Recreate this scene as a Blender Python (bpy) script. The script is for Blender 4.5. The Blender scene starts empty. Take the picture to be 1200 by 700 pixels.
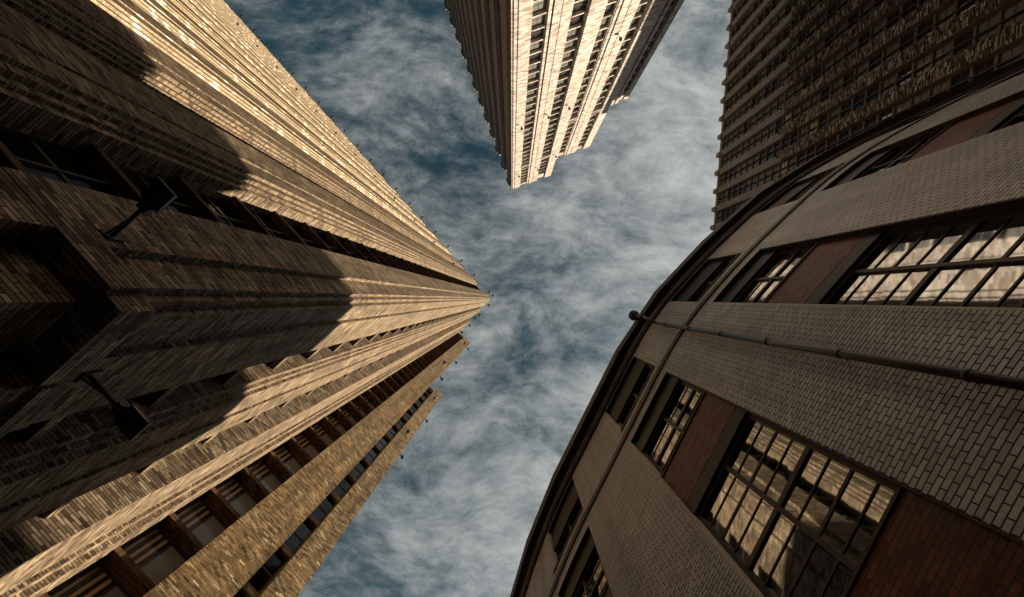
import bpy, bmesh, math, random
from mathutils import Vector
random.seed(7)
S = bpy.context.scene
C = S.collection
R = math.radians

# ------------------------------------------------------------------ camera
cam = bpy.data.objects.new('camera', bpy.data.cameras.new('camera'))
C.objects.link(cam); S.camera = cam
CZ = 1.6
cam.location = (0, 0, CZ)
cam.rotation_euler = (math.pi, 0, 0)          # straight up; image right = +X, image down = +Y
cam.data.sensor_width = 36.0
cam.data.lens = 16.0
cam.data.clip_start = 0.05
cam.data.clip_end = 3000
F = 533.3                                     # focal length in px of the 1200 px wide photograph

# ------------------------------------------------------------------ sun, sky, exposure
SX, SY, EL = 0.84, 0.5426, 30.0
sd = Vector((SX*math.cos(R(EL)), SY*math.cos(R(EL)), math.sin(R(EL)))).normalized()
sl = bpy.data.lights.new('sun', 'SUN'); sl.energy = 5.0; sl.angle = R(0.4); sl.color = (1.0, 0.82, 0.565)
sun = bpy.data.objects.new('sun', sl); C.objects.link(sun)
sun.rotation_euler = (-sd).to_track_quat('-Z', 'Y').to_euler()
S.view_settings.view_transform = 'Standard'
try: S.view_settings.look = 'None'
except Exception: pass
S.view_settings.exposure = 0.8
S.view_settings.gamma = 1.0
S.view_settings.use_curve_mapping = False
S.cycles.max_bounces = 8
S.cycles.diffuse_bounces = 1
S.cycles.glossy_bounces = 4
S.cycles.caustics_reflective = True
S.cycles.caustics_refractive = False
S.cycles.blur_glossy = 0.3
S.cycles.sample_clamp_indirect = 6.0
S.cycles.use_denoising = True
S.cycles.use_adaptive_sampling = True
S.cycles.adaptive_threshold = 0.015

W = bpy.data.worlds.new('World'); S.world = W; W.use_nodes = True
nt = W.node_tree; N = nt.nodes; L = nt.links
for n in list(N): N.remove(n)
out = N.new('ShaderNodeOutputWorld'); bg = N.new('ShaderNodeBackground')
sky = N.new('ShaderNodeTexSky'); sky.sky_type = 'NISHITA'; sky.sun_disc = False
sky.sun_elevation = R(EL); sky.sun_rotation = math.atan2(SX, SY)
sky.air_density = 1.0; sky.dust_density = 0.4; sky.ozone_density = 2.0
bg.inputs['Strength'].default_value = 0.078
def wn(t, **k):
    n = N.new(t)
    for a, v in k.items(): setattr(n, a, v)
    return n
def wmath(op, a, b=None, c=None, clamp=False):
    n = wn('ShaderNodeMath', operation=op); n.use_clamp = clamp
    for i, v in enumerate((a, b, c)):
        if v is None: continue
        if isinstance(v, (int, float)): n.inputs[i].default_value = v
        else: L.new(v, n.inputs[i])
    return n.outputs[0]
tc = wn('ShaderNodeTexCoord'); sp = wn('ShaderNodeSeparateXYZ'); L.new(tc.outputs['Generated'], sp.inputs[0])
zc = wmath('MAXIMUM', sp.outputs[2], 0.08)
cx = wmath('DIVIDE', sp.outputs[0], zc); cy = wmath('DIVIDE', sp.outputs[1], zc)
cb = wn('ShaderNodeCombineXYZ'); L.new(cx, cb.inputs[0]); L.new(cy, cb.inputs[1])
def wnoise(vec, scale, detail, rough, dist=0.0, loc=(0,0,0), rot=0, sc=(1,1,1)):
    mp = wn('ShaderNodeMapping'); L.new(vec, mp.inputs[0]); mp.inputs['Location'].default_value = loc
    mp.inputs['Rotation'].default_value = (0, 0, rot); mp.inputs['Scale'].default_value = sc
    t = wn('ShaderNodeTexNoise'); L.new(mp.outputs[0], t.inputs['Vector'])
    t.inputs['Scale'].default_value = scale; t.inputs['Detail'].default_value = detail
    t.inputs['Roughness'].default_value = rough; t.inputs['Distortion'].default_value = dist
    return t
w1 = wnoise(cb.outputs[0], 1.7, 4, 0.5, loc=(3.1, 1.2, 0))
vm = wn('ShaderNodeVectorMath', operation='MULTIPLY_ADD')
L.new(w1.outputs['Color'], vm.inputs[0]); vm.inputs[1].default_value = (0.22, 0.22, 0.0); L.new(cb.outputs[0], vm.inputs[2])
big = wnoise(vm.outputs[0], 1.5, 6, 0.6, 0.0, loc=(0.4, 2.3, 0))
wis = wnoise(vm.outputs[0], 3.2, 12, 0.68, 0.35, loc=(5.2, 0.7, 0), rot=R(-55), sc=(1.0, 1.9, 1))
fin = wnoise(vm.outputs[0], 12.0, 8, 0.7, 0.4, loc=(1.2, 7.7, 0), rot=R(-40), sc=(1, 1.6, 1))
m = wmath('MULTIPLY', big.outputs[0], 0.9)
m = wmath('MULTIPLY_ADD', wis.outputs[0], 1.25, m)
m = wmath('MULTIPLY_ADD', fin.outputs[0], 0.55, m)
vf = wnoise(vm.outputs[0], 34.0, 6, 0.7, 0.3, loc=(9.2, 3.7, 0), rot=R(-30), sc=(1, 1.7, 1))
m = wmath('MULTIPLY_ADD', vf.outputs[0], 0.22, m)
m = wmath('MULTIPLY_ADD', cx, 0.30, m)
m = wmath('MULTIPLY_ADD', cy, 0.12, m)
mr = wn('ShaderNodeMapRange'); mr.interpolation_type = 'SMOOTHSTEP'
L.new(m, mr.inputs[0]); mr.inputs[1].default_value = 1.12; mr.inputs[2].default_value = 2.0
tint = wn('ShaderNodeMix', data_type='RGBA', blend_type='MULTIPLY'); tint.inputs[0].default_value = 1.0
L.new(sky.outputs[0], tint.inputs[6]); tint.inputs[7].default_value = (0.25, 0.36, 0.265, 1)
mx = wn('ShaderNodeMix', data_type='RGBA'); L.new(mr.outputs[0], mx.inputs[0]); L.new(tint.outputs[2], mx.inputs[6])
mx.inputs[7].default_value = (4.1, 4.2, 4.05, 1)
low = wn('ShaderNodeMapRange'); low.interpolation_type = 'SMOOTHSTEP'; L.new(sp.outputs[2], low.inputs[0])
low.inputs[1].default_value = .46; low.inputs[2].default_value = .82; low.inputs[3].default_value = .04; low.inputs[4].default_value = 1.0
dk = wn('ShaderNodeVectorMath', operation='SCALE'); L.new(mx.outputs[2], dk.inputs[0]); L.new(low.outputs[0], dk.inputs['Scale'])
L.new(dk.outputs[0], bg.inputs[0]); L.new(bg.outputs[0], out.inputs[0])

# ------------------------------------------------------------------ materials
def mat(name, base=(.5,.5,.5), rough=.6, metal=0.0, ior=1.5, spec=None):
    m = bpy.data.materials.new(name); m.use_nodes = True
    p = m.node_tree.nodes['Principled BSDF']
    p.inputs['Base Color'].default_value = (*base, 1); p.inputs['Roughness'].default_value = rough
    p.inputs['Metallic'].default_value = metal; p.inputs['IOR'].default_value = ior
    if spec is not None: p.inputs['Specular IOR Level'].default_value = spec
    return m
def nd(m, t, **k):
    n = m.node_tree.nodes.new(t)
    for a, v in k.items(): setattr(n, a, v)
    return n
def ramp(m, fac, stops):
    r = nd(m, 'ShaderNodeValToRGB'); e = r.color_ramp.elements
    while len(e) < len(stops): e.new(0.5)
    for i, (p, c) in enumerate(stops): e[i].position = p; e[i].color = (*c, 1)
    m.node_tree.links.new(fac, r.inputs[0]); return r.outputs[0]
def brick(name, stops, mortar, bw=.22, bh=.075, ms=.01, tilt=.08, rough=.6, bump=.6, stain=.35, spec=.4, vtilt=1.0, msm=.15, glint=None):
    m = mat(name, rough=rough, spec=spec); k = m.node_tree.links; p = m.node_tree.nodes['Principled BSDF']
    uv = nd(m, 'ShaderNodeUVMap', uv_map='UVMap')
    b = nd(m, 'ShaderNodeTexBrick'); k.new(uv.outputs[0], b.inputs['Vector'])
    b.inputs['Scale'].default_value = 1.0; b.inputs['Brick Width'].default_value = bw; b.inputs['Row Height'].default_value = bh
    b.inputs['Mortar Size'].default_value = ms; b.inputs['Mortar Smooth'].default_value = msm; b.inputs['Bias'].default_value = 0
    b.inputs['Color1'].default_value = (0,0,0,1); b.inputs['Color2'].default_value = (1,1,1,1); b.inputs['Mortar'].default_value = (0.5,0.5,0.5,1)
    col = ramp(m, b.outputs['Color'], stops)
    tcn = nd(m, 'ShaderNodeTexCoord')
    no = nd(m, 'ShaderNodeTexNoise'); k.new(uv.outputs[0], no.inputs['Vector']); no.inputs['Scale'].default_value = .45
    no.inputs['Detail'].default_value = 9; no.inputs['Roughness'].default_value = .65
    st = nd(m, 'ShaderNodeMapRange'); k.new(no.outputs[0], st.inputs[0]); st.inputs[1].default_value=.3; st.inputs[2].default_value=.7
    st.inputs[3].default_value = 1-stain; st.inputs[4].default_value = 1+stain*.4
    ml = nd(m, 'ShaderNodeVectorMath', operation='SCALE'); k.new(col, ml.inputs[0]); k.new(st.outputs[0], ml.inputs['Scale'])
    # rain streaks running down the wall
    mps = nd(m, 'ShaderNodeMapping'); k.new(uv.outputs[0], mps.inputs[0]); mps.inputs['Scale'].default_value = (1.6, .10, 1)
    ns = nd(m, 'ShaderNodeTexNoise'); k.new(mps.outputs[0], ns.inputs['Vector']); ns.inputs['Scale'].default_value = 1.0; ns.inputs['Detail'].default_value = 7; ns.inputs['Roughness'].default_value = .6
    ss = nd(m, 'ShaderNodeMapRange'); k.new(ns.outputs[0], ss.inputs[0]); ss.inputs[1].default_value=.32; ss.inputs[2].default_value=.6
    ss.inputs[3].default_value = 1-stain*1.1; ss.inputs[4].default_value = 1.04
    mls = nd(m, 'ShaderNodeVectorMath', operation='SCALE'); k.new(ml.outputs[0], mls.inputs[0]); k.new(ss.outputs[0], mls.inputs['Scale']); ml = mls
    # grain inside each brick
    g = nd(m, 'ShaderNodeTexNoise'); k.new(uv.outputs[0], g.inputs['Vector']); g.inputs['Scale'].default_value = 28; g.inputs['Detail'].default_value = 5
    gr = nd(m, 'ShaderNodeMapRange'); k.new(g.outputs[0], gr.inputs[0]); gr.inputs[1].default_value=.3; gr.inputs[2].default_value=.7
    gr.inputs[3].default_value=.86; gr.inputs[4].default_value=1.1
    m2 = nd(m, 'ShaderNodeVectorMath', operation='SCALE'); k.new(ml.outputs[0], m2.inputs[0]); k.new(gr.outputs[0], m2.inputs['Scale'])
    mix = nd(m, 'ShaderNodeMix', data_type='RGBA'); k.new(b.outputs['Fac'], mix.inputs[0]); k.new(m2.outputs[0], mix.inputs[6]); mix.inputs[7].default_value = (*mortar,1)
    fin_ = mix.outputs[2]
    if glint:  # scattered cells painted pale as sun glints
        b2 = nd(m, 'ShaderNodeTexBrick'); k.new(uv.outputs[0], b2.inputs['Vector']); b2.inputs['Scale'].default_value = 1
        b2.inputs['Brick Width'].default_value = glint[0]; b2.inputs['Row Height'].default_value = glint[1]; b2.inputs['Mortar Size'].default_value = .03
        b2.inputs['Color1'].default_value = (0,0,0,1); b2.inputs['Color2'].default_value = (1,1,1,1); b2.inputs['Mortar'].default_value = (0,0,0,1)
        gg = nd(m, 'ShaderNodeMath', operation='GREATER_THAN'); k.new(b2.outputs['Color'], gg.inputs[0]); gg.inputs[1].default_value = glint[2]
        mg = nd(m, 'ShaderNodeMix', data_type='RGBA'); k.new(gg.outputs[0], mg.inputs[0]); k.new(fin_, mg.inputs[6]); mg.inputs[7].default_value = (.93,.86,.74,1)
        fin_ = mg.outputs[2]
    k.new(fin_, p.inputs['Base Color'])
    ge = nd(m, 'ShaderNodeNewGeometry')
    mu = nd(m, 'ShaderNodeMath', operation='MULTIPLY'); k.new(b.outputs['Color'], mu.inputs[0]); mu.inputs[1].default_value = 913.7
    wh = nd(m, 'ShaderNodeTexWhiteNoise', noise_dimensions='1D'); k.new(mu.outputs[0], wh.inputs['W'])
    sb = nd(m, 'ShaderNodeVectorMath', operation='SUBTRACT'); k.new(wh.outputs['Color'], sb.inputs[0]); sb.inputs[1].default_value = (.5,.5,.5)
    sc = nd(m, 'ShaderNodeVectorMath', operation='MULTIPLY'); k.new(sb.outputs[0], sc.inputs[0]); sc.inputs[1].default_value = (2*tilt,2*tilt,2*tilt*vtilt)
    ad = nd(m, 'ShaderNodeVectorMath', operation='ADD'); k.new(ge.outputs['Normal'], ad.inputs[0]); k.new(sc.outputs[0], ad.inputs[1])
    nm = nd(m, 'ShaderNodeVectorMath', operation='NORMALIZE'); k.new(ad.outputs[0], nm.inputs[0])
    if bump:
        inv = nd(m, 'ShaderNodeMath', operation='SUBTRACT'); inv.inputs[0].default_value = 1; k.new(b.outputs['Fac'], inv.inputs[1])
        ga = nd(m, 'ShaderNodeMath', operation='MULTIPLY_ADD'); k.new(g.outputs[0], ga.inputs[0]); ga.inputs[1].default_value = .25; k.new(inv.outputs[0], ga.inputs[2])
        bp = nd(m, 'ShaderNodeBump'); bp.inputs['Strength'].default_value = bump; bp.inputs['Distance'].default_value = .012
        k.new(ga.outputs[0], bp.inputs['Height']); k.new(nm.outputs[0], bp.inputs['Normal']); k.new(bp.outputs[0], p.inputs['Normal'])
    else: k.new(nm.outputs[0], p.inputs['Normal'])
    return m
def worn(name, c1, c2, rough=.5, metal=0, scale=3, bump=.2, ior=1.5):
    m = mat(name, c1, rough, metal, ior); k = m.node_tree.links; p = m.node_tree.nodes['Principled BSDF']
    t = nd(m, 'ShaderNodeTexCoord'); n = nd(m, 'ShaderNodeTexNoise'); k.new(t.outputs['Object'], n.inputs['Vector'])
    n.inputs['Scale'].default_value = scale; n.inputs['Detail'].default_value = 8
    k.new(ramp(m, n.outputs[0], [(.35,c1),(.65,c2)]), p.inputs['Base Color'])
    b = nd(m, 'ShaderNodeBump'); b.inputs['Strength'].default_value = bump; b.inputs['Distance'].default_value=.01
    k.new(n.outputs[0], b.inputs['Height']); k.new(b.outputs[0], p.inputs['Normal'])
    return m
def glass(name, base=(.012,.014,.016), rough=.03, ior=2.1, wave=.02, wscale=.8):
    m = mat(name, base, rough, 0, ior); k = m.node_tree.links; p = m.node_tree.nodes['Principled BSDF']
    t = nd(m, 'ShaderNodeTexCoord'); n = nd(m, 'ShaderNodeTexNoise'); k.new(t.outputs['Object'], n.inputs['Vector'])
    n.inputs['Scale'].default_value = wscale; n.inputs['Detail'].default_value = 3
    b = nd(m, 'ShaderNodeBump'); b.inputs['Strength'].default_value = 1; b.inputs['Distance'].default_value=wave
    k.new(n.outputs[0], b.inputs['Height']); k.new(b.outputs[0], p.inputs['Normal'])
    return m
M = {}
M['left'] = brick('buff_brick', [(0,(.10,.072,.054)),(.3,(.27,.20,.145)),(.7,(.43,.325,.225)),(.9,(.52,.405,.285)),(1,(.68,.57,.43))], (.02,.014,.012), bw=.46, bh=.115, ms=.013, tilt=.09, rough=.75, spec=.18, stain=.35)
M['glint'] = brick('rib_brick_painted_glints', [(0,(.36,.28,.19)),(.5,(.54,.43,.30)),(1,(.68,.56,.40))], (.16,.12,.09), bw=.3, bh=.115, ms=.01, tilt=.06, rough=.7, spec=.2, stain=.15, glint=(.5,.57,.86))
M['rough'] = brick('rough_buff_brick', [(0,(.20,.12,.05)),(.4,(.36,.24,.115)),(.85,(.46,.32,.16)),(.95,(.6,.46,.26)),(1,(.85,.72,.48))], (.07,.045,.025), bw=.36, bh=.1, ms=.008, tilt=.16, rough=.5, spec=.35, stain=.5)
M['brown'] = brick('brown_brick', [(0,(.06,.03,.015)),(.5,(.14,.075,.035)),(1,(.24,.14,.07))], (.02,.012,.008), bw=.42, bh=.1, ms=.01, tilt=.1, rough=.7, spec=.2)
M['brown2'] = worn('brown_spandrel_stone', (.13,.09,.065), (.2,.14,.1), .7)
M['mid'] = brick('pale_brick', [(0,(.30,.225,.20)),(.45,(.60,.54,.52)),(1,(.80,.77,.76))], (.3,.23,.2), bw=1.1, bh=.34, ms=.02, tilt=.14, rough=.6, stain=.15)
M['tower'] = brick('brown_brick', [(0,(.03,.02,.014)),(.35,(.12,.08,.055)),(.6,(.30,.225,.165)),(.8,(.5,.40,.30)),(1,(.95,.83,.68))], (.03,.02,.016), bw=.85, bh=.24, ms=.03, tilt=.2, rough=.7, spec=.15, stain=.35)
M['tower_plain'] = brick('brown_stone_and_shade', [(0,(.30,.25,.22)),(1,(.42,.36,.33))], (.12,.09,.07), bw=.9, bh=.35, ms=.01, tilt=.06, rough=.6, stain=.2)
M['white'] = brick('glazed_grey_brick', [(0,(.66,.635,.67)),(.5,(.81,.79,.83)),(1,(.90,.89,.92))], (.022,.018,.016), bw=.225, bh=.078, ms=.009, tilt=.04, rough=.38, spec=.3, stain=.26, bump=.8)
M['red'] = brick('red_brick', [(0,(.14,.03,.015)),(.5,(.22,.05,.024)),(1,(.31,.085,.04))], (.02,.012,.01), bw=.225, bh=.078, ms=.008, tilt=.05, rough=.45, stain=.3)
M['cream'] = worn('cream_reveal_stone', (.58,.52,.43), (.7,.64,.54), .45)
M['dark'] = worn('dark_painted_metal', (.012,.010,.009), (.022,.018,.015), .5, .0, 4)
M['fascia_shade'] = worn('weathered_fascia_and_shade', (.02,.016,.013), (.035,.028,.022), .6, 0, 2)  # also paints the shade of soffits and of one jamb
M['mould'] = worn('brown_stone_moulding', (.26,.20,.13), (.36,.28,.19), .6, 0, 2)
M['frame'] = worn('dark_window_frame', (.03,.022,.017), (.05,.038,.028), .5, 0, 5)
M['glassL'] = glass('window_glass', base=(.004,.004,.004), ior=1.3, wave=.003)
def reflection_glass():  # striped reflections put into the pane colour, plain grey beside them
    m = glass('glass_painted_reflections', base=(.2,.19,.18), rough=.05, ior=1.4, wave=.002); k = m.node_tree.links; p = m.node_tree.nodes['Principled BSDF']
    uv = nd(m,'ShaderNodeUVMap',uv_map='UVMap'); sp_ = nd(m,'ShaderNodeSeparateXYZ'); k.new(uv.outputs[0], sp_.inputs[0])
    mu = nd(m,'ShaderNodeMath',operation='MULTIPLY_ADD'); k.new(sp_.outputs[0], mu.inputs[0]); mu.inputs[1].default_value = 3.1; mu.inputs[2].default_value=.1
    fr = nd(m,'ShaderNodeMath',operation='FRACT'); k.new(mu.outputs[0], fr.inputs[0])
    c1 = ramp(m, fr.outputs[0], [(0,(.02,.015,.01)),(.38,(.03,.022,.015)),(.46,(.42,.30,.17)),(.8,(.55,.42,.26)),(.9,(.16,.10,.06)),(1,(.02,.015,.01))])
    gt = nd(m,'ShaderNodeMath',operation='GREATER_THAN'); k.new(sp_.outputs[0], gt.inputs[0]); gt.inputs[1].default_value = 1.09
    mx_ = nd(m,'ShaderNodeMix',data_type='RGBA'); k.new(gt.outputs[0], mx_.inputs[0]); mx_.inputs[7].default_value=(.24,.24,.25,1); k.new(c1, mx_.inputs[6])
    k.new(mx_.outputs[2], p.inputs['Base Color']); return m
M['glassRefl'] = reflection_glass()
M['glassR'] = glass('wavy_window_glass', base=(.015,.012,.01), ior=5.0, wave=.0005, wscale=1.5)
M['glassT'] = glass('tower_glass', base=(.02,.022,.024), ior=2.0, wave=.02, wscale=.3)
M['greyPane'] = glass('grey_pane_glass', base=(.20,.205,.20), rough=.08, ior=1.5)  # pane with a grey base colour
M['shadeB'] = glass('glass_over_cream_blind', base=(.55,.47,.36), rough=.08, ior=1.5)
M['interior_dark'] = mat('dark_interior', (.01,.009,.008), .9)  # darkness inside the block, put into the colour
M['asphalt'] = worn('asphalt', (.03,.03,.031), (.045,.045,.047), .85, 0, 6)
M['paving'] = worn('paving', (.22,.21,.20), (.3,.29,.27), .8, 0, 2)
M['roof'] = worn('roof_felt', (.05,.05,.05), (.08,.08,.08), .9, 0, 1)
M['white_frame'] = worn('pale_window_bars', (.5,.47,.42), (.6,.56,.5), .5, 0, 2)
M['lens'] = mat('lamp_lens', (.05,.05,.05), .12, 0, 1.6)
M['edge'] = worn('worn_metal_edge', (.22,.21,.19), (.32,.30,.27), .3, .7, 20)

# ------------------------------------------------------------------ geometry helpers
class Fr:
    """a facade frame: a runs along the wall, b outwards, z up"""
    def __init__(s, O, e, n):
        s.O = Vector(O).to_2d(); s.e = Vector(e).normalized(); s.n = Vector(n).normalized()
    def __call__(s, a, b):
        v = s.O + s.e*a + s.n*b; return v.x, v.y
RW0 = None
class MB:
    def __init__(s, warp): s.bm = bmesh.new(); s.uv = s.bm.loops.layers.uv.new('UVMap'); s.w = warp
    def face(s, pts, uvs, mi=0):
        vs = []
        for a, b, z in pts:
            x, y = s.w(a, b); vs.append(s.bm.verts.new((x, y, z)))
        try: f = s.bm.faces.new(vs)
        except ValueError: return
        f.material_index = mi
        for l, u in zip(f.loops, uvs): l[s.uv].uv = u
    def prism(s, poly, z0, z1, mi=0, top=True, step=0, ms=None):
        if s.w is RW0: z0 += (CZ if z0 > 0 else 0); z1 += CZ
        if step:
            q = []
            n = len(poly)
            for i in range(n):
                p0, p1 = poly[i], poly[(i+1) % n]
                k = max(1, int(abs(p1[0]-p0[0])/step + .5))
                for j in range(k): q.append((p0[0]+(p1[0]-p0[0])*j/k, p0[1]+(p1[1]-p0[1])*j/k))
            poly = q
        n = len(poly)
        bot = []; tp = []
        for a, b in poly:
            x, y = s.w(a, b); bot.append(s.bm.verts.new((x,y,z0))); tp.append(s.bm.verts.new((x,y,z1)))
        for i in range(n):
            j = (i+1) % n; a0,b0 = poly[i]; a1,b1 = poly[j]
            if abs(a1-a0) >= abs(b1-b0): u0, u1 = a0, a1
            else: u0, u1 = b0+a0, b1+a0
            f = s.bm.faces.new((bot[i], bot[j], tp[j], tp[i])); f.material_index = mi if (ms is None or abs(a1-a0) >= abs(b1-b0)) else ms
            for l, u in zip(f.loops, ((u0,z0),(u1,z0),(u1,z1),(u0,z1))): l[s.uv].uv = u
        if top:
            for ring in (bot, tp):
                f = s.bm.faces.new(ring); f.material_index = mi
                for l, (a,b) in zip(f.loops, poly): l[s.uv].uv = (a,b)
        return s
    def box(s, a0,a1,b0,b1,z0,z1, mi=0, step=0):
        return s.prism([(a0,b0),(a1,b0),(a1,b1),(a0,b1)], z0, z1, mi, True, step)
    def zprism(s, poly, a0, a1, mi=0):
        """poly: (b,z) outline extruded along a"""
        A = []; B = []
        for b, z in poly:
            x, y = s.w(a0, b); A.append(s.bm.verts.new((x,y,z))); x, y = s.w(a1, b); B.append(s.bm.verts.new((x,y,z)))
        n = len(poly)
        for i in range(n):
            j = (i+1) % n; b0,z0 = poly[i]; b1,z1 = poly[j]
            if abs(z1-z0) >= abs(b1-b0): v0, v1 = z0, z1
            else: v0, v1 = b0+z0, b1+z0
            f = s.bm.faces.new((A[i],B[i],B[j],A[j])); f.material_index = mi
            for l, u in zip(f.loops, ((a0,v0),(a1,v0),(a1,v1),(a0,v1))): l[s.uv].uv = u
        return s
    def panel(s, a0, a1, back, steps, z0, fl, n, sill, ztop=None):
        """one continuous bay panel: storeys of [(front b, height)] bands with an open band down to `sill` depth"""
        pl = [(back, z0)]
        for k in range(n+1):
            z = z0 + k*fl
            for b, h in steps: pl += [(b, z), (b, z+h)]; z += h
            if k < n: pl += [(sill, z), (sill, z0+(k+1)*fl)]
        pl.append((back, pl[-1][1]))
        return s.zprism(pl, a0, a1)
    def mesh(s, name, mats):
        bmesh.ops.recalc_face_normals(s.bm, faces=s.bm.faces)
        me = bpy.data.meshes.new(name); s.bm.to_mesh(me); s.bm.free()
        for m in (mats if isinstance(mats,(list,tuple)) else [mats]): me.materials.append(m)
        return me
    def build(s, name, mats, parent=None):
        return link(name, s.mesh(name, mats), parent)
def link(name, me, parent=None, loc=None):
    o = bpy.data.objects.new(name, me); C.objects.link(o)
    if parent is not None:
        o.parent = parent
        o.matrix_parent_inverse = parent.matrix_basis.inverted() if parent.type == 'EMPTY' else parent.matrix_basis.inverted()
    if loc is not None: o.location = loc
    return o
def thing(name, label, cat, loc=(0,0,0), group=None):
    o = bpy.data.objects.new(name, None); C.objects.link(o); o.location = loc; o.empty_display_size = .5
    o['label'] = label; o['category'] = cat
    if group: o['group'] = group
    bpy.context.view_layer.update()
    return o
def tag(o, label, cat, group=None):
    o['label'] = label; o['category'] = cat
    if group: o['group'] = group
    return o
def proj(x, y, z):
    h = max(z-CZ, .1); return x*F/h, y*F/h
def win_set(root, frm, spots, w, h, depth, mats, cols=1, rows=2, limit=100, t=.07, side=0.0, mixg=None):
    """spots: (a, b, z) of each window's lower left on facade frm. `limit` nearest in view as own parts, rest one stuff part"""
    def shape(mb, gl, a0=0, b0=0, z0=0):
        mb.box(a0, a0+w, b0-.08, b0+.0, z0, z0+t); mb.box(a0, a0+w, b0-.08, b0+.0, z0+h-t, z0+h)
        mb.box(a0, a0+t, b0-.078, b0-.002, z0+t, z0+h-t); mb.box(a0+w-t, a0+w, b0-.078, b0-.002, z0+t, z0+h-t)
        for i in range(1, cols):
            x = a0 + w*i/cols; mb.box(x-t*.4, x+t*.4, b0-.075, b0-.005, z0+t, z0+h-t)
        if side: mb.box(a0+side-t*.7, a0+side+t*.7, b0-.09, b0+.03, z0+t, z0+h-t)
        for j in range(1, rows):
            z = z0 + h*j/rows; q = t*.8 if (rows == 2 or j == rows//2) else t*.4
            mb.box(a0+t, a0+w-t, b0-.072, b0-.008, z-q, z+q)
        gl.box(a0+.02, a0+w-.02, b0-.06, b0-.045, z0+.02, z0+h-.02)
    def score(s):
        x, y = frm(s[0]+w/2, s[1]); px, py = proj(x, y, s[2]+h/2)
        ins = abs(px) < 600 and abs(py) < 350
        return (0 if ins else 1, s[2])
    spots = sorted(spots, key=score)
    near, far = spots[:limit], spots[limit:]
    o0 = frm(0, 0)
    rel = lambda a, b: tuple(Vector(frm(a,b)) - Vector(o0))
    m1 = MB(rel); g1 = MB(rel); shape(m1, g1)
    fm = m1.mesh('window_frame', mats[0]); gm = g1.mesh('window_pane', mats[1])
    for a, b, z in near:
        x, y = frm(a, b)
        f = bpy.data.objects.new('window', fm); C.objects.link(f); f.parent = root; f.location = (x-root.location.x, y-root.location.y, z-root.location.z)
        g = bpy.data.objects.new('pane', gm); C.objects.link(g); g.parent = f
        if mixg:
            r_ = random.random()
            q_ = mixg[0] if r_ < .5 else (mixg[1] if r_ > .96 else None)
            if q_: g.material_slots[0].link = 'OBJECT'; g.material_slots[0].material = q_
    if far:
        m2 = MB(frm); g2 = MB(frm); g3 = MB(frm)
        for s in far: shape(m2, g3 if (mixg and random.random() < .5) else g2, *s)
        if mixg and len(g3.bm.verts): tmp_ = g3.build('pane', mixg[0], root); tmp_['kind'] = 'stuff'
        f = m2.build('window', mats[0], root); f['kind'] = 'stuff'
        g = g2.build('pane', mats[1]); g.parent = f; g['kind'] = 'stuff'
flat = Fr((0,0),(1,0),(0,1))

# ------------------------------------------------------------------ ground
g = MB(flat); g.box(-1500,1500,-1500,1500,-.5,0).build('road', M['asphalt'])['kind'] = 'structure'

# ================================================================== LEFT TOWER
U = (.669,.743); V = (.743,-.669)
PF = Fr((0,0), U, V)                       # plan frame: a = u, b = v, camera at (0,0)
BX, BY = PF(-5.0, -6.0)
LT = thing('brick_tower', 'huge buff brick tower with ribbed piers, its base shaded and its shaft sunlit gold', 'skyscraper', (BX,BY,0))
HA, HB, HW, HW2 = 158, 147, 134, 71
FL = 3.42                                  # storey height
Z0 = 1.6 - .35
# cores
c = MB(PF)
c.box(-150,-7.5,-42,-6.95,0,HA-1.2).build('core_wall', M['left'], LT)
MB(PF).box(-7.5,-5.75,-17.2,-6.8,0,HB-1.3).build('core_wall', M['left'], LT)
MB(PF).box(-7.45,-5.9,-11.8,-6.9,HB-1.25,HA-1.25).build('core_wall', M['left'], LT)
MB(PF).box(-7.5,1.3,-42,-19.2,0,HW-1.2).build('wing_wall', M['left'], LT)
MB(PF).box(1.31,3.6,-42,-19.35,0,HW2-1).build('wing_wall', M['left'], LT)
# corner pier, stepped plan; above the corner recess of the base
cp = [(-7.8,-7.0),(-7.8,-5.16),(-6.0,-5.16),(-6.0,-5.34),(-5.1,-5.34),(-5.1,-5.52),(-4.88,-5.52),(-4.88,-5.76),(-4.68,-5.76),
      (-4.68,-6.75),(-4.50,-6.75),(-4.50,-8.7),(-6.2,-8.7)]
m = MB(PF); m.prism(cp, 10.45, HA); m.build('corner_pier', M['left'], LT)
m = MB(PF); m.prism([(-7.8,-6.7),(-7.8,-5.15),(-4.9,-5.15),(-4.9,-5.3),(-4.45,-5.3),(-4.45,-8.7),(-6.2,-8.7)], 9.65, 10.45); m.build('base_band', M['left'], LT)
m = MB(PF); m.prism([(-7.8,-6.7),(-7.8,-5.16),(-6.35,-5.16),(-6.35,-5.75),(-5.1,-5.75),(-5.1,-7.3),(-4.50,-7.3),(-4.50,-8.7),(-6.2,-8.7)], 0, 9.65); m.build('corner_base', M['left'], LT)
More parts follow.
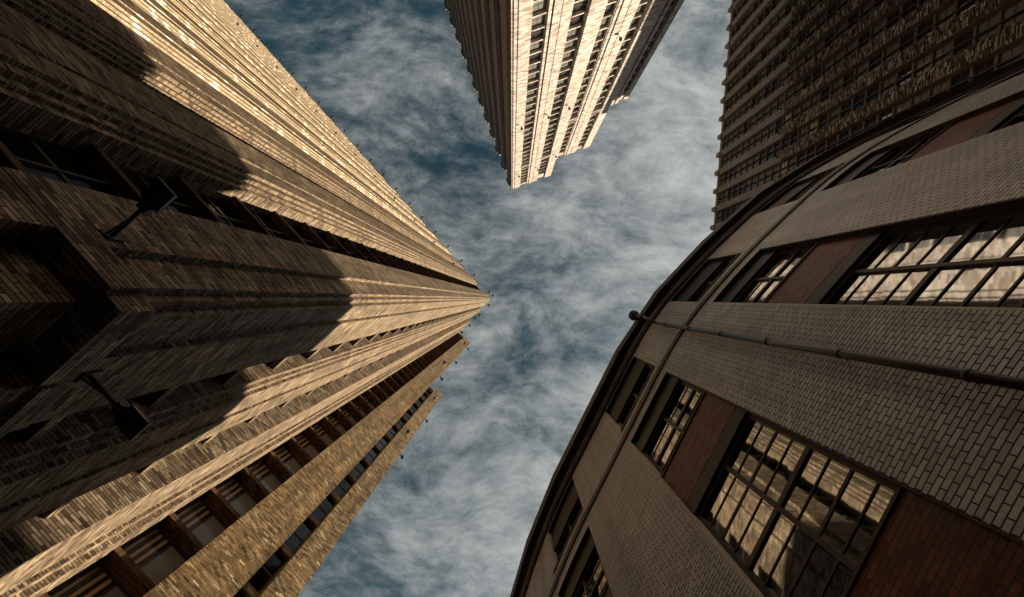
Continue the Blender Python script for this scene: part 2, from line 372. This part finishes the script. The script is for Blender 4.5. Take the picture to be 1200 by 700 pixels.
# A side: ribbed piers, pitch 6.6
PITCH = 6.6; NB = 22
rib0 = -11.6
for i in range(NB):
    u = rib0 - PITCH*i
    pts = [(u,-7.0),(u,-5.66),(u-.28,-5.66),(u-.28,-5.50),(u-.58,-5.50),(u-.58,-5.32),(u-.95,-5.32),(u-.95,-5.16),
           (u-2.0,-5.16),(u-2.0,-5.08),(u-4.15,-5.08),(u-4.15,-7.0)]
    m = MB(PF); m.prism(pts, 0, HA - (0 if i < 1 else .6*(i%2)), ms=1); m.build('pier', [M['left'], M['glint' if i >= 2 else 'left']], LT)  # sunward rib facets: paler brick with glints painted in
bays = [(-11.6, -7.8)] + [(rib0-PITCH*i-PITCH, rib0-PITCH*i-4.15) for i in range(NB-1)]
spA = []
nfl = int((HA-3)/FL)
for i, (a0, a1) in enumerate(bays):
    m = MB(PF)
    m.panel(a0, a1, -7.1, [(-6.1,.22),(-6.4,.12)], Z0, FL, nfl, -6.75)
    m.build('spandrel', M['brown'], LT)
    for k in range(nfl): spA.append((a0, -6.5, Z0+k*FL+.34))
# first bay is wider
win_set(LT, PF, [s for s in spA if s[0] == bays[0][0]], 3.8, FL-.34, 0, (M['frame'], M['glassL']), 1, 2, 30, side=1.3)
win_set(LT, PF, [(s[0],s[1],s[2]) for s in spA if s[0] != bays[0][0]], PITCH-4.15, FL-.34, 0, (M['frame'], M['glassL']), 1, 2, 22)
# B side, planes stepping outwards from the corner
B1 = [(-6.2,-10.0),(-4.50,-10.0),(-4.50,-10.25),(-4.36,-10.25),(-4.36,-10.5),(-4.20,-10.5),(-4.20,-11.75),(-4.08,-11.75),(-4.08,-13.0),(-6.2,-13.0)]
m = MB(PF); m.prism([p if p[1] > -12.9 else (p[0],-11.9) for p in B1], HB-.01, HA-2.5); m.build('pier', M['left'], LT)
m = MB(PF); m.prism(B1, 0, HB-.01); m.build('pier', M['left'], LT)
B2 = [(-6.2,-14.5),(-3.52,-14.5),(-3.52,-16.7),(-3.36,-16.7),(-3.36,-17.1),(-3.12,-17.1),(-3.12,-19.1),(-6.2,-19.1)]
m = MB(PF); m.prism(B2, 0, HB); m.build('pier', M['left'], LT)
nb = int((HB-3)/FL)
BFr = Fr((0,0), V, U)                      # a = v, b = u
for (v0, v1, uu) in ((-10.0,-8.7,-4.75),(-14.5,-13.0,-4.35)):
    m = MB(PF)
    m.w = BFr; m.panel(v0, v1, uu-1.1, [(uu,.36),(uu-.35,.5)], Z0, FL, nb, uu-.75)
    m.build('spandrel', M['left'], LT)
win_set(LT, BFr, [(-10.0,-5.15,Z0+k*FL+.9) for k in range(nb)], 1.3, FL-.9, 0, (M['frame'],M['glassL']), 1, 2, 14)
win_set(LT, BFr, [(-14.5,-4.75,Z0+k*FL+.9) for k in range(nb)], 1.5, FL-.9, 0, (M['frame'],M['glassL']), 1, 2, 6)
# low ledges on the base
m = MB(PF); m.box(-4.5,-4.38,-8.7,-7.3,9.7,10.0); m.build('ledge', M['left'], LT)
# wing piers (face v)
m = MB(PF); m.prism([(-.95,-19.2),(-.95,-17.62),(.95,-17.62),(.95,-17.70),(1.52,-17.70),(1.52,-19.2)],0,HW); m.build('pier', M['rough'], LT)
m = MB(PF); m.prism([(2.42,-19.35),(2.42,-17.75),(3.85,-17.75),(3.85,-19.35)],0,HW2); m.build('pier', M['rough'], LT)
m = MB(PF); m.box(-3.12,-.95,-19.2,-18.0,HW-2.0,HW-.3); m.build('parapet', M['left'], LT)
m = MB(PF); m.box(1.52,2.42,-19.3,-18.2,HW2-1.6,HW2-.4); m.build('parapet', M['left'], LT)
FLW = 2.85
nw = int((HW-3)/FLW)
m = MB(PF)
m.panel(-3.12,-.95,-19.25,[(-18.1,.28),(-18.6,.15)],Z0+1.0,FLW,nw,-19.05)
m.build('spandrel', M['brown'], LT)
win_set(LT, PF, [(-3.12,-18.8,Z0+1.0+k*FLW+.43) for k in range(nw)], 2.17, FLW-.43, 0, (M['frame'],M['glassRefl']), 2, 1, 45, t=.1, side=.3)
nw2 = int((HW2-3)/FL)
m = MB(PF)
m.panel(1.52,2.42,-19.4,[(-18.3,.45)],Z0+1.0,FL,nw2,-18.7)
m.build('spandrel', M['rough'], LT)
win_set(LT, PF, [(1.52,-18.5,Z0+1.0+k*FL+.45) for k in range(nw2)], .9, FL-.45, 0, (M['frame'],M['glassL']), 1, 2, 8)
# coping blocks along the roof edge
for i in range(NB):
    u = rib0 - PITCH*i; MB(PF).box(u-3.9,u-.7,-6.4,-5.0,HA-.01,HA+.5).build('coping', M['left'], LT)
MB(PF).box(-7.6,-6.2,-6.6,-5.25,HA,HA+.5).build('coping', M['left'], LT)
c = MB(PF); c.box(-149,-8,-41,-7,HA-1.2,HA-1.0); c.build('roof', M['roof'], LT)

# ================================================================== MIDDLE TOWER
p2 = (.9426,-.3338); q2 = (.3338,.9426)
MF = Fr((0,-41), p2, q2)
x, y = MF(5,-10)
MT = thing('pale_tower', 'pale cream skyscraper with a bright sunlit face and stepped roof', 'skyscraper', (x,y,0))
H1, H2, H3 = 173, 152, 129
def seg(a0,a1,z0,z1,b=0.0,back=-1.3): return (a0,a1,z0,z1,b,back)
for q_ in ((.6,14.9,-74,-1.2,0,H1-1.0),(14.91,26.6,-60,-1.25,0,H2-1.0),(26.61,35.0,-50,-4.2,0,H3-1.0)): MB(MF).box(*q_).build('core_wall', M['mid'], MT)
def pier(poly, z1, mt='mid'):
    m = MB(MF); m.prism(poly, 0, z1); return m.build('pier', M[mt], MT)
# corner pier with grooves
pier([(0,-1.3),(0,-.35),(.35,-.35),(.35,-.12),(.9,-.12),(.9,-.32),(1.05,-.32),(1.05,0),(3.2,0),(3.2,-1.3)], H1)
pier([(5.8,-1.3),(5.8,-.3),(5.9,-.3),(5.9,-.15),(6.4,-.15),(6.4,-.4),(6.6,-.4),(6.6,.1),(7.9,.1),(7.9,-.12),(8.05,-.12),(8.05,.1),(9.8,.1),(9.8,-1.3)], H1-.8)
pier([(12.8,-1.3),(12.8,.15),(15.3,.15),(15.3,-1.3)], H1-1.2)
pier([(15.3,-1.3),(15.3,0.1),(15.8,0.1),(15.8,-1.3)], H2)
pier([(18.0,-1.3),(18.0,-.25),(18.2,-.25),(18.2,-.1),(18.7,-.1),(18.7,-.35),(18.9,-.35),(18.9,.1),(20.2,.1),(20.2,-.1),(20.35,-.1),(20.35,.1),(22.1,.1),(22.1,-1.3)], H2-.6)
pier([(24.6,-1.3),(24.6,.15),(26.9,.15),(26.9,-1.3)], H2-1)
pier([(26.9,-4.3),(26.9,-3.0),(27.9,-3.0),(27.9,-4.3)], H3)
pier([(30.0,-4.3),(30.0,-2.9),(30.9,-2.9),(30.9,-3.3),(31.4,-3.3),(31.4,-2.9),(32.2,-2.9),(32.2,-4.3)], H3-.5)
pier([(33.8,-4.3),(33.8,-3.0),(35.2,-3.0),(35.2,-4.3)], H3-1)
cols = [(3.2,5.8,H1-2,0,146),(9.8,12.8,H1-2.8,0,144),(15.8,18.0,H2-2,0,119),(22.1,24.6,H2-2.4,0,119),(27.9,30.0,H3-2,-3.0,-99),(32.2,33.8,H3-2,-3.0,-99)]
mids = {}
for a0,a1,zt,b,led in cols:
    m = MB(MF); n = int((zt-4)/3.55)
    m.panel(a0,a1,b-1.35,[(b-.45,.34)],3,3.55,n,b-1.15); m.build('spandrel', M['mid'], MT)
    MB(MF).box(a0,a1,b-1.3,b-.35,3+n*3.55+.66,zt+1.0).build('parapet', M['mid'], MT)
    if led > 0:
        for q_, h_ in ((led,.5),(led+1.2,.4)): MB(MF).box(a0-.1,a1+.1,b-1.0,b+.24,q_,q_+h_).build('ledge', M['mid'], MT)
    mids.setdefault(round(a1-a0,1), []).extend([(a0,b-.95,3+k*3.55+.34) for k in range(n)])
for w_, sp_ in mids.items():
    win_set(MT, MF, sp_, w_, 3.21, 0, (M['frame'],M['glassT']), 2, 2, 22, t=.08, mixg=(M['greyPane'],M['greyPane']))
# left face, its shade put into a browner stone: normal -p, runs back along -q
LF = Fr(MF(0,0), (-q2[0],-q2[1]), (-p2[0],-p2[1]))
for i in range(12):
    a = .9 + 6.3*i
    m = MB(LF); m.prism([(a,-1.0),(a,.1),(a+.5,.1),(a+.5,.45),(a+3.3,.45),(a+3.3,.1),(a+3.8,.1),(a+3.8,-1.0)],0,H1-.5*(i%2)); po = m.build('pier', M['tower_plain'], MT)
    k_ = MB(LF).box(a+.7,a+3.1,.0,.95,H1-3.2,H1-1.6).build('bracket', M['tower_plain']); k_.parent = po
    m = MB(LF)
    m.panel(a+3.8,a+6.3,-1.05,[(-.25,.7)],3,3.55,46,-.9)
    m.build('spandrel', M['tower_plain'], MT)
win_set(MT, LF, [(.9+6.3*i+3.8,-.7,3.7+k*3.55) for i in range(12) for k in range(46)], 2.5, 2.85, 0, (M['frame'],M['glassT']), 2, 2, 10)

# ================================================================== RIGHT TOWER
TF = Fr((65.6,-22.2), (.0806,-.9967), (-.9967,-.0806))
x, y = TF(30,-12)
RT = thing('brown_tower', 'dark brown office tower with gridded windows rising behind the curved building', 'skyscraper', (x,y,0))
HT = 151; BP = 5.95; NBT = 17; ZS = 114
c = MB(TF); c.box(.5,NBT*BP+1,-40,-1.4,0,HT-1); c.build('core_wall', M['tower_plain'], RT)
spT = []
for i in range(NBT+1):
    a = i*BP
    m = MB(TF); m.prism([(a,-1.4),(a,0),(a+1.9,0),(a+1.9,-1.4)], ZS-.01, HT); po = m.build('pier', M['tower_plain'], RT)
    k_ = MB(TF).box(a+.25,a+1.65,-.3,.5,HT-2.2,HT+.4).build('bracket', M['tower_plain']); k_.parent = po
    m = MB(TF); m.prism([(a-.1,-1.4),(a-.1,.35),(a+.5,.35),(a+.5,.42),(a+1.9,.42),(a+1.9,.35),(a+2.35,.35),(a+2.35,-1.4)], 0, ZS, ms=1); m.build('pier', [M['tower'], M['brown2']], RT)
    if i < NBT:
        m = MB(TF)
        m.panel(a+1.9,a+BP,-1.5,[(-.75,.5)],3,3.42,42,-1.3)
        m.build('spandrel', M['brown2'], RT)
        MB(TF).box(a+1.9,a+BP,-1.4,-.3,HT-1.6,HT-.3).build('parapet', M['tower_plain'], RT)
        m = MB(TF); m.box(a+4.05,a+4.25,-1.4,-.55,0,HT-1); m.build('mullion', M['frame'], RT)
        spT += [(a+1.95,-1.05,3.5+k*3.42) for k in range(42)]
win_set(RT, TF, spT, BP-2.0, 2.92, 0, (M['frame'],M['glassT']), 2, 2, 100, t=.1, mixg=(M['greyPane'],M['shadeB']))
# side face towards the street
SF = Fr(TF(0,0), (.9967,.0806), (-.0806,.9967))
for i in range(7): MB(SF).box(i*5.95+1.3,i*5.95+3.4,-1.2,.0,0,HT).build('pier', M['tower_plain'], RT)

# ================================================================== CURVED CORNER BUILDING
HR = 17.3; K = HR/F
px = [(-150,1100),(-70,680),(-28,480),(0,350),(25,270),(50,209),(80,150),(112,86),(145,25),(185,-24),(230,-70),(300,-130),(420,-196),(600,-278),(900,-410),(1300,-585)]
P = [Vector(p)*K for p in px]
pts = []
for i in range(1, len(P)-2):
    a,b,c_,d = P[i-1:i+3]
    for j in range(24):
        t = j/24
        pts.append(0.5*((2*b)+(-a+c_)*t+(2*a-5*b+4*c_-d)*t*t+(-a+3*b-3*c_+d)*t*t*t))
# resample by arc length, smooth, normals
acc = [0]
for i in range(1,len(pts)): acc.append(acc[-1]+(pts[i]-pts[i-1]).length)
def samp(s):
    s = min(max(s,0),acc[-1]-1e-6)
    import bisect
    i = bisect.bisect_right(acc, s)-1; i = min(i, len(pts)-2)
    return pts[i].lerp(pts[i+1], (s-acc[i])/(acc[i+1]-acc[i]))
DS = .2; NS = int(acc[-1]/DS)
cur = [samp(i*DS) for i in range(NS+1)]
for _ in range(25):
    cur = [cur[0]] + [(cur[i-1]+cur[i]*2+cur[i+1])/4 for i in range(1,NS)] + [cur[-1]]
nor = []
for i in range(NS+1):
    t = (cur[min(i+2,NS)]-cur[max(i-2,0)]).normalized()
    n = Vector((t.y,-t.x)); 
    if n.dot(-Vector((5,3))+Vector((0,0))) < 0: n = -n
    nor.append(n)
def RW(a, b):
    s = a/DS; i = int(min(max(s,0),NS-1)); f = s-i
    p_ = cur[i].lerp(cur[i+1], f); n_ = nor[i].lerp(nor[i+1], f).normalized()
    v = p_ + n_*(b-.25); return v.x, v.y
RW0 = RW
def s_at(az):                                   # arc position where the camera sees direction y/x = az (x>0)
    best = None
    for i in range(NS*4):
        x_, y_ = RW(i*DS/4, 0)
        if x_ > .01:
            e_ = abs(y_/x_-az)/(1+az*az)
            if best is None or e_ < best[0]: best = (e_, i*DS/4)
    return best[1]
SMAX = (NS-2)*DS; ST = .22
CB = thing('curved_building', 'low curved corner building of pale glazed brick with gridded windows and dark cornice', 'building', (*RW(s_at(.2),-3),0))
strips = [(s_at(23.0)-2.1, s_at(23.0)), (s_at(6.6), s_at(2.93)), (s_at(1.225), s_at(.468)), (s_at(.02), s_at(-.2)), (s_at(-.346), s_at(-.408))]
strips = [tuple(sorted(q)) for q in strips]
print('STRIPS', [(round(a,2),round(b,2)) for a,b in strips])
last = strips[-1][1]
strips.append((last+2.9, last+4.9)); strips.append((last+7.6, last+9.6))
strips.insert(0, (strips[0][0]-4.6, strips[0][0]-2.5))
strips = [s for s in strips if s[0] > .5 and s[1] < SMAX-.5]
ZT, ZB = 12.7, 3.6
DG = -.25; DSPN = -.12
# walls between strips
edges = [0.0] + [v for s in strips for v in s] + [SMAX]
for i in range(0, len(edges), 2):
    a0, a1 = edges[i], edges[i+1]
    m = MB(RW); m.prism([(a0+.005,-.9),(a1-.005,-.9),(a1-.005,0),(a0+.005,0)], 0, 16.7, 0, True, ST); m.build('wall', M['white'], CB)
pier_faces = []
for a0, a1 in strips:
    for z0, z1 in ((ZT,13.7),(16.1,16.69)):
        m = MB(RW); m.prism([(a0,-.9),(a1,-.9),(a1,-.003),(a0,-.003)], z0, z1, 0, True, ST); m.build('lintel_wall', M['white'], CB)
    for z0, z1 in ((8.95,10.3),(ZB,5.1)):
        m = MB(RW); m.prism([(a0,-.9),(a1,-.9),(a1,DSPN),(a0,DSPN)], z0, z1, 0, True, ST); m.build('brick_panel', M['red'], CB)
    for zs, d0 in ((ZT,DG+.08),(16.1,DG+.08)):  # dark sheets painted in for the shade under each head
        m = MB(RW); m.prism([(a0+.03,d0),(a1-.03,d0),(a1-.03,-.012),(a0+.03,-.012)], zs-.012, zs-.002, 0, True, ST); m.build('soffit_shade', M['fascia_shade'], CB)
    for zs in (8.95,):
        m = MB(RW); m.prism([(a0+.03,DG+.08),(a1-.03,DG+.08),(a1-.03,DSPN-.01),(a0+.03,DSPN-.01)], zs-.012, zs-.002, 0, True, ST); m.build('soffit_shade', M['fascia_shade'], CB)
    # reveals: cream on one jamb, shade painted dark on the other
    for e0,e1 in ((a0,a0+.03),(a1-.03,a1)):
        mt_ = M['cream'] if e0 == a0 else M['fascia_shade']
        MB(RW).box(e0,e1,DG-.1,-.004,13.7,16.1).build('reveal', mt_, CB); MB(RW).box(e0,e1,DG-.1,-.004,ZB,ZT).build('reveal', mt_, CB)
    def rwin(z0, z1, rows, colsn):
        f = MB(RW); w = a1-a0; t = .045
        n = 8
        f.prism([(a0+.03,DG-.04),(a1-.03,DG-.04),(a1-.03,DG+.06),(a0+.03,DG+.06)], z0, z0+.09, 0, True, ST)
        f.prism([(a0+.03,DG-.04),(a1-.03,DG-.04),(a1-.03,DG+.06),(a0+.03,DG+.06)], z1-.09, z1, 0, True, ST)
        f.box(a0+.03,a0+.11,DG-.038,DG+.058,z0+.09,z1-.09); f.box(a1-.11,a1-.03,DG-.038,DG+.058,z0+.09,z1-.09)
        for i in range(1, colsn):
            x_ = a0+w*i/colsn; q = .04 if (colsn%2==0 and i==colsn//2) else .025
            f.box(x_-q,x_+q,DG-.036,DG+(.045 if q>.03 else .016),z0+.09,z1-.09)
        for j in range(1, rows):
            z_ = z0+(z1-z0)*j/rows; q = .05 if j == rows//2 else (.026 if j%2==0 else .015)
            f.prism([(a0+.11,DG-.034),(a1-.11,DG-.034),(a1-.11,DG+(.035 if q>.04 else .014)),(a0+.11,DG+(.035 if q>.04 else .014))], z_-q, z_+q, 0, True, ST)
        fo = f.build('window', M['frame'], CB)
        g_ = MB(RW)
        # each pane row x column slightly out of plane, as old glazing is
        for i in range(colsn):
            for j in range(rows):
                x0 = a0+.04+(w-.08)*i/colsn; x1 = a0+.04+(w-.08)*(i+1)/colsn
                zz0 = z0+(z1-z0)*j/rows; zz1 = z0+(z1-z0)*(j+1)/rows
                e = [random.uniform(-.0009,.0009) for _ in range(4)]
                g_.face([(x0,DG+e[0],zz0+CZ),(x1,DG+e[1],zz0+CZ),(x1,DG+e[2],zz1+CZ),(x0,DG+e[3],zz1+CZ)], [(0,0),(1,0),(1,1),(0,1)])
        go = g_.build('pane', M['glassR']); go.parent = fo; go.matrix_parent_inverse = fo.matrix_world.inverted()
        go.matrix_parent_inverse = (CB.matrix_world @ fo.matrix_parent_inverse).inverted() if False else go.matrix_parent_inverse
        return fo
    rwin(13.72,14.95,2,2); rwin(10.32,12.0,4,2); rwin(5.12,8.55,8,2)
    for z0, z1 in ((14.95,16.08),(12.0,ZT-.02),(8.55,8.93)):
        m = MB(RW); m.prism([(a0+.03,DG-.3),(a1-.03,DG-.3),(a1-.03,DG+.13),(a0+.03,DG+.13)], z0+.002, z1, 0, True, ST); m.build('window_header', M['dark'], CB)
    m = MB(RW); m.prism([(a0,-.9),(a1,-.9),(a1,DSPN),(a0,DSPN)], 0, ZB, 0, True, ST); m.build('shopfront_base', M['white'], CB)
    for z_, d_ in ((10.3,DSPN),(5.1,DSPN),(13.7,0)):
        m = MB(RW); m.prism([(a0+.03,DG+.07),(a1-.03,DG+.07),(a1-.03,d_+.03),(a0+.03,d_+.03)], z_, z_+.05, 0, True, ST); m.build('sill', M['frame'], CB)
def band(name, b0, b1, z0, z1, mt, step=ST):
    m = MB(RW); m.prism([(0.0,b0),(SMAX,b0),(SMAX,b1),(0.0,b1)], z0, z1, 0, True, step); return m.build(name, M[mt], CB)
band('string_course', -.2, .04, 13.1, 13.32, 'dark')
band('frieze', -.2, .07, 16.2, 16.4, 'fascia_shade')
band('moulding', -.2, .11, 16.4, 16.52, 'mould')
band('cornice', -.9, .16, 16.55, 16.75, 'fascia_shade', 2.7)
band('cornice', -.9, .36, 16.75, 17.3, 'fascia_shade', 2.7)
# body of the block with its roof, painted in the dark of its interior
m = MB(flat)
poly = [RW(i*.5, -.9) for i in range(int(SMAX/.5)+1)]
ex = poly[-1]; st_ = poly[0]
body = poly + [(ex[0]+6, ex[1]+22), (st_[0]+34, st_[1]-2)]
m.prism(body, 0, 18.5); m.build('rear_wall', M['interior_dark'], CB)
# unseen block added to shadow the left tower's base, in the street grid frame
m = MB(PF); m.prism([(38.6,3),(58,3),(58,22),(16.5,22),(16.5,6.4),(38.6,6.4)],0,48.8); m.build('added_shadow_block', M['tower_plain'], CB)
m = MB(PF); m.box(38.6,58,-.5,3,0,45.5); m.build('added_shadow_block', M['tower_plain'], CB)
m = MB(PF); m.box(38.6,58,-9.2,-.5,0,38.5); m.build('added_shadow_block', M['tower_plain'], CB)
# drain pipe down the wall
sp0 = s_at(.178)
def tube(bm, p0, p1, r0, r1=None, n=16, cap=True):
    r1 = r0 if r1 is None else r1
    p0 = Vector(p0); p1 = Vector(p1); d = (p1-p0).normalized()
    a = d.orthogonal().normalized(); b = d.cross(a)
    A = [bm.verts.new(p0+(a*math.cos(2*math.pi*i/n)+b*math.sin(2*math.pi*i/n))*r0) for i in range(n)]
    B = [bm.verts.new(p1+(a*math.cos(2*math.pi*i/n)+b*math.sin(2*math.pi*i/n))*r1) for i in range(n)]
    for i in range(n):
        f = bm.faces.new((A[i],A[(i+1)%n],B[(i+1)%n],B[i])); f.smooth = True
    if cap: bm.faces.new(A); bm.faces.new(B)
def bmobj(bm, name, m_, parent=None):
    bmesh.ops.recalc_face_normals(bm, faces=bm.faces)
    me = bpy.data.meshes.new(name); bm.to_mesh(me); bm.free(); me.materials.append(m_)
    return link(name, me, parent)
x, y = RW(sp0, .15); xo, yo = RW(sp0, .48); xw, yw = RW(sp0, 0)
bm = bmesh.new(); tube(bm, (x,y,0.1), (x,y,16.9), .062); tube(bm, (x,y,16.9), (xo,yo,17.5), .05); tube(bm,(xo,yo,17.5),(xo,yo,18.5),.05)
pipe = bmobj(bm, 'drainpipe', worn('pipe_paint',(.018,.014,.011),(.03,.024,.018),.3,0,6), CB)
z = 2.6
while z < 16.8:
    bm = bmesh.new(); tube(bm, (x,y,z), (x,y,z+.06), .07); tube(bm, (x,y,z+.045),(xw,yw,z+.045),.02,n=8)
    c_ = bmobj(bm, 'collar', M['dark']); c_.parent = pipe; z += 1.9
bm = bmesh.new()
prof = [(.06,-.26),(.13,-.2),(.18,-.1),(.20,0),(.18,.1),(.13,.17),(.05,.2)]
for (r0,h0),(r1,h1) in zip(prof,prof[1:]): tube(bm,(xo,yo,18.7+h0),(xo,yo,18.7+h1),r0,r1,24,False)
tube(bm,(xo,yo,18.89),(xo,yo,18.94),.05,.02,12)
hh = bmobj(bm,'hopper_head',M['dark']); hh.parent = pipe

# ================================================================== WALL LANTERNS on the left tower
def lantern(label, base_uv, out_uv, z, tag_=None):
    bx_, by_ = PF(*base_uv); ox, oy = PF(*out_uv)
    d = Vector((ox,oy,0)); d = d/d.length
    s = Vector((-d.y,d.x,0)); up = Vector((0,0,1)); o = Vector((bx_,by_,z))
    t = thing('wall_lantern', label, 'wall lamp', (bx_,by_,z), 'black lanterns on the brick tower')
    def P_(f,l,h): return o + d*f + s*l + up*h
    def bxm(bm, f0,f1,l0,l1,h0,h1, inset=0):
        vs = [bm.verts.new(P_(f,l,h)) for h in (h0,h1) for f,l in ((f0,l0),(f1,l0),(f1,l1),(f0,l1))]
        for q in ((0,1,2,3),(4,5,6,7),(0,1,5,4),(1,2,6,5),(2,3,7,6),(3,0,4,7)): bm.faces.new([vs[i] for i in q])
    bm = bmesh.new(); bxm(bm, 0,.05,-.13,.13,-.2,.2); bmobj(bm,'wall_plate',M['dark'],t)
    bm = bmesh.new(); tube(bm,P_(.05,0,0),P_(.95,0,.02),.045); tube(bm,P_(.05,0,-.16),P_(.6,0,0),.022,n=8); bmobj(bm,'arm',M['dark'],t)
    bm = bmesh.new(); tube(bm,P_(.86,-.12,.05),P_(.86,.12,.05),.09); tube(bm,P_(.98,-.17,.02),P_(.98,.17,.02),.05); tube(bm,P_(1.0,-.17,.0),P_(1.12,-.17,.0),.03,n=8); tube(bm,P_(1.0,.17,.0),P_(1.12,.17,.0),.03,n=8); bmobj(bm,'knuckle',M['dark'],t)
    bm = bmesh.new()
    f0,f1,w = 1.0,1.5,.25
    lo = [(f0,-w),(f1,-w),(f1,w),(f0,w)]; hi = [(f0+.1,-w+.1),(f1-.1,-w+.1),(f1-.1,w-.1),(f0+.1,w-.1)]
    vlo = [bm.verts.new(P_(f,l,.0)) for f,l in lo]; vm_ = [bm.verts.new(P_(f,l,.09)) for f,l in lo]; vh = [bm.verts.new(P_(f,l,.2)) for f,l in hi]
    vi = [bm.verts.new(P_(f0+.05 if i in (0,3) else f1-.05, -w+.05 if i<2 else w-.05, .0)) for i in range(4)]
    vj = [bm.verts.new(P_(f0+.07 if i in (0,3) else f1-.07, -w+.07 if i<2 else w-.07, .05)) for i in range(4)]
    for i in range(4):
        j=(i+1)%4
        for q in ((vlo[i],vlo[j],vm_[j],vm_[i]),(vm_[i],vm_[j],vh[j],vh[i]),(vlo[i],vlo[j],vi[j],vi[i]),(vi[i],vi[j],vj[j],vj[i])): bm.faces.new(q)
    bm.faces.new(vh); bmobj(bm,'housing',M['dark'],t)
    bm = bmesh.new(); bxm(bm,f0+.08,f1-.08,-w+.08,w-.08,.04,.048); bmobj(bm,'lens',M['lens'],t)
    bm = bmesh.new()
    bxm(bm,f1+.001,f1+.008,-w-.008,w+.008,-.005,.012); bxm(bm,f0+.1,f1+.008,w+.001,w+.009,-.005,.012); bxm(bm,f0+.05,f1-.05,-w-.009,-w-.001,-.005,.012)
    bmobj(bm,'rim',M['edge'],t)
    return t
lantern('upper black wall lantern, its arm crossing in front of a dark tower window', (-6.32,-5.16), (0,1), 10.75)
lantern('lower black wall lantern, its arm over paler grey brick below the tower corner', (-4.45,-7.2), (1,0), 10.55)

# ================================================================== ROOF AND FACADE FLOODLIGHTS
def flood_mesh(s=1.0):
    bm = bmesh.new()
    tube(bm,(0,0,0),(1.15*s,0,.25*s),.07*s,n=8); tube(bm,(1.15*s,0,-.35*s),(1.15*s,0,.1*s),.34*s,.42*s,14); tube(bm,(1.15*s,0,.1*s),(1.15*s,0,.42*s),.42*s,.2*s,14)
    tube(bm,(.55*s,-.2*s,.1*s),(.55*s,.2*s,.1*s),.1*s,n=8)
    bmesh.ops.recalc_face_normals(bm, faces=bm.faces)
    me = bpy.data.meshes.new('floodlight'); bm.to_mesh(me); bm.free(); me.materials.append(M['dark']); return me
FM = flood_mesh(.85)
def flood(frm_pt, dirv, z, s, label, group):
    o = link('floodlight', FM); o.location = (frm_pt[0],frm_pt[1],z); o.scale = (s,s,s)
    o.rotation_euler = (0,0,math.atan2(dirv[1],dirv[0])+random.uniform(-.1,.1))
    tag(o, label, 'floodlight', group); return o
for i in range(19):
    u = rib0-3.0-PITCH*i
    flood(PF(u,-5.1),V,HA-1.0,1.0,'black floodlight jutting over the long sunlit roof edge of the buff tower','floodlights along the left tower roof edge')
for i in range(12):
    u = rib0-3.0-PITCH*i*1.0
    flood(PF(u,-5.1),V,104,.62,'black floodlight in the row just inside the long roof edge of the buff tower','floodlights in the inner row of the left tower')
for uv_, z, d in (((-5.2,-5.2),HA-1,V),((-6.8,-5.1),HA-3,V),((-4.5,-7.4),HA-2,U),((-4.08,-11.8),HA-4,U),((-4.1,-12.6),HB-4,U),((-3.5,-15.6),HB-2,U),((-3.3,-17.0),HB-16,U)):
    flood(PF(*uv_),d,z,1.0,'black floodlight round the stepped tip of the buff brick tower','floodlights round the tip of the left tower')
for uv_, z, d in (((.4,-17.6),HW-14,V),((.4,-17.6),HW-50,V),((1.5,-18.2),HW-8,U),((1.5,-18.2),HW-34,U),((1.5,-18.2),HW-54,U)):
    flood(PF(*uv_),d,z,.8,'black floodlight on the wide bronze brick pier of the buff tower','floodlights on the wide bronze pier')
for uv_, z, d in (((3.1,-17.75),HW2-6,V),((3.1,-17.75),HW2-22,V),((3.85,-18.3),HW2-12,U),((3.85,-18.3),HW2-25,U)):
    flood(PF(*uv_),d,z,.5,'black floodlight on the outermost, shorter bronze pier of the buff tower','floodlights on the outermost bronze pier')
for a, z in ((2.2,111),(8.9,110),(14.0,109),(2.2,154),(8.9,154),(14.4,146),(20.5,84)):
    flood(MF(a,.1),q2,z,.9,'tiny black floodlight on a sunlit pier of the pale tower','floodlights on the pale tower')
for i in range(8):
    flood(TF(i*BP+1.0,.3),(-1,0),ZS+.3,.8,'tiny dark floodlight on a setback ledge of the brown tower','floodlights on the brown tower')
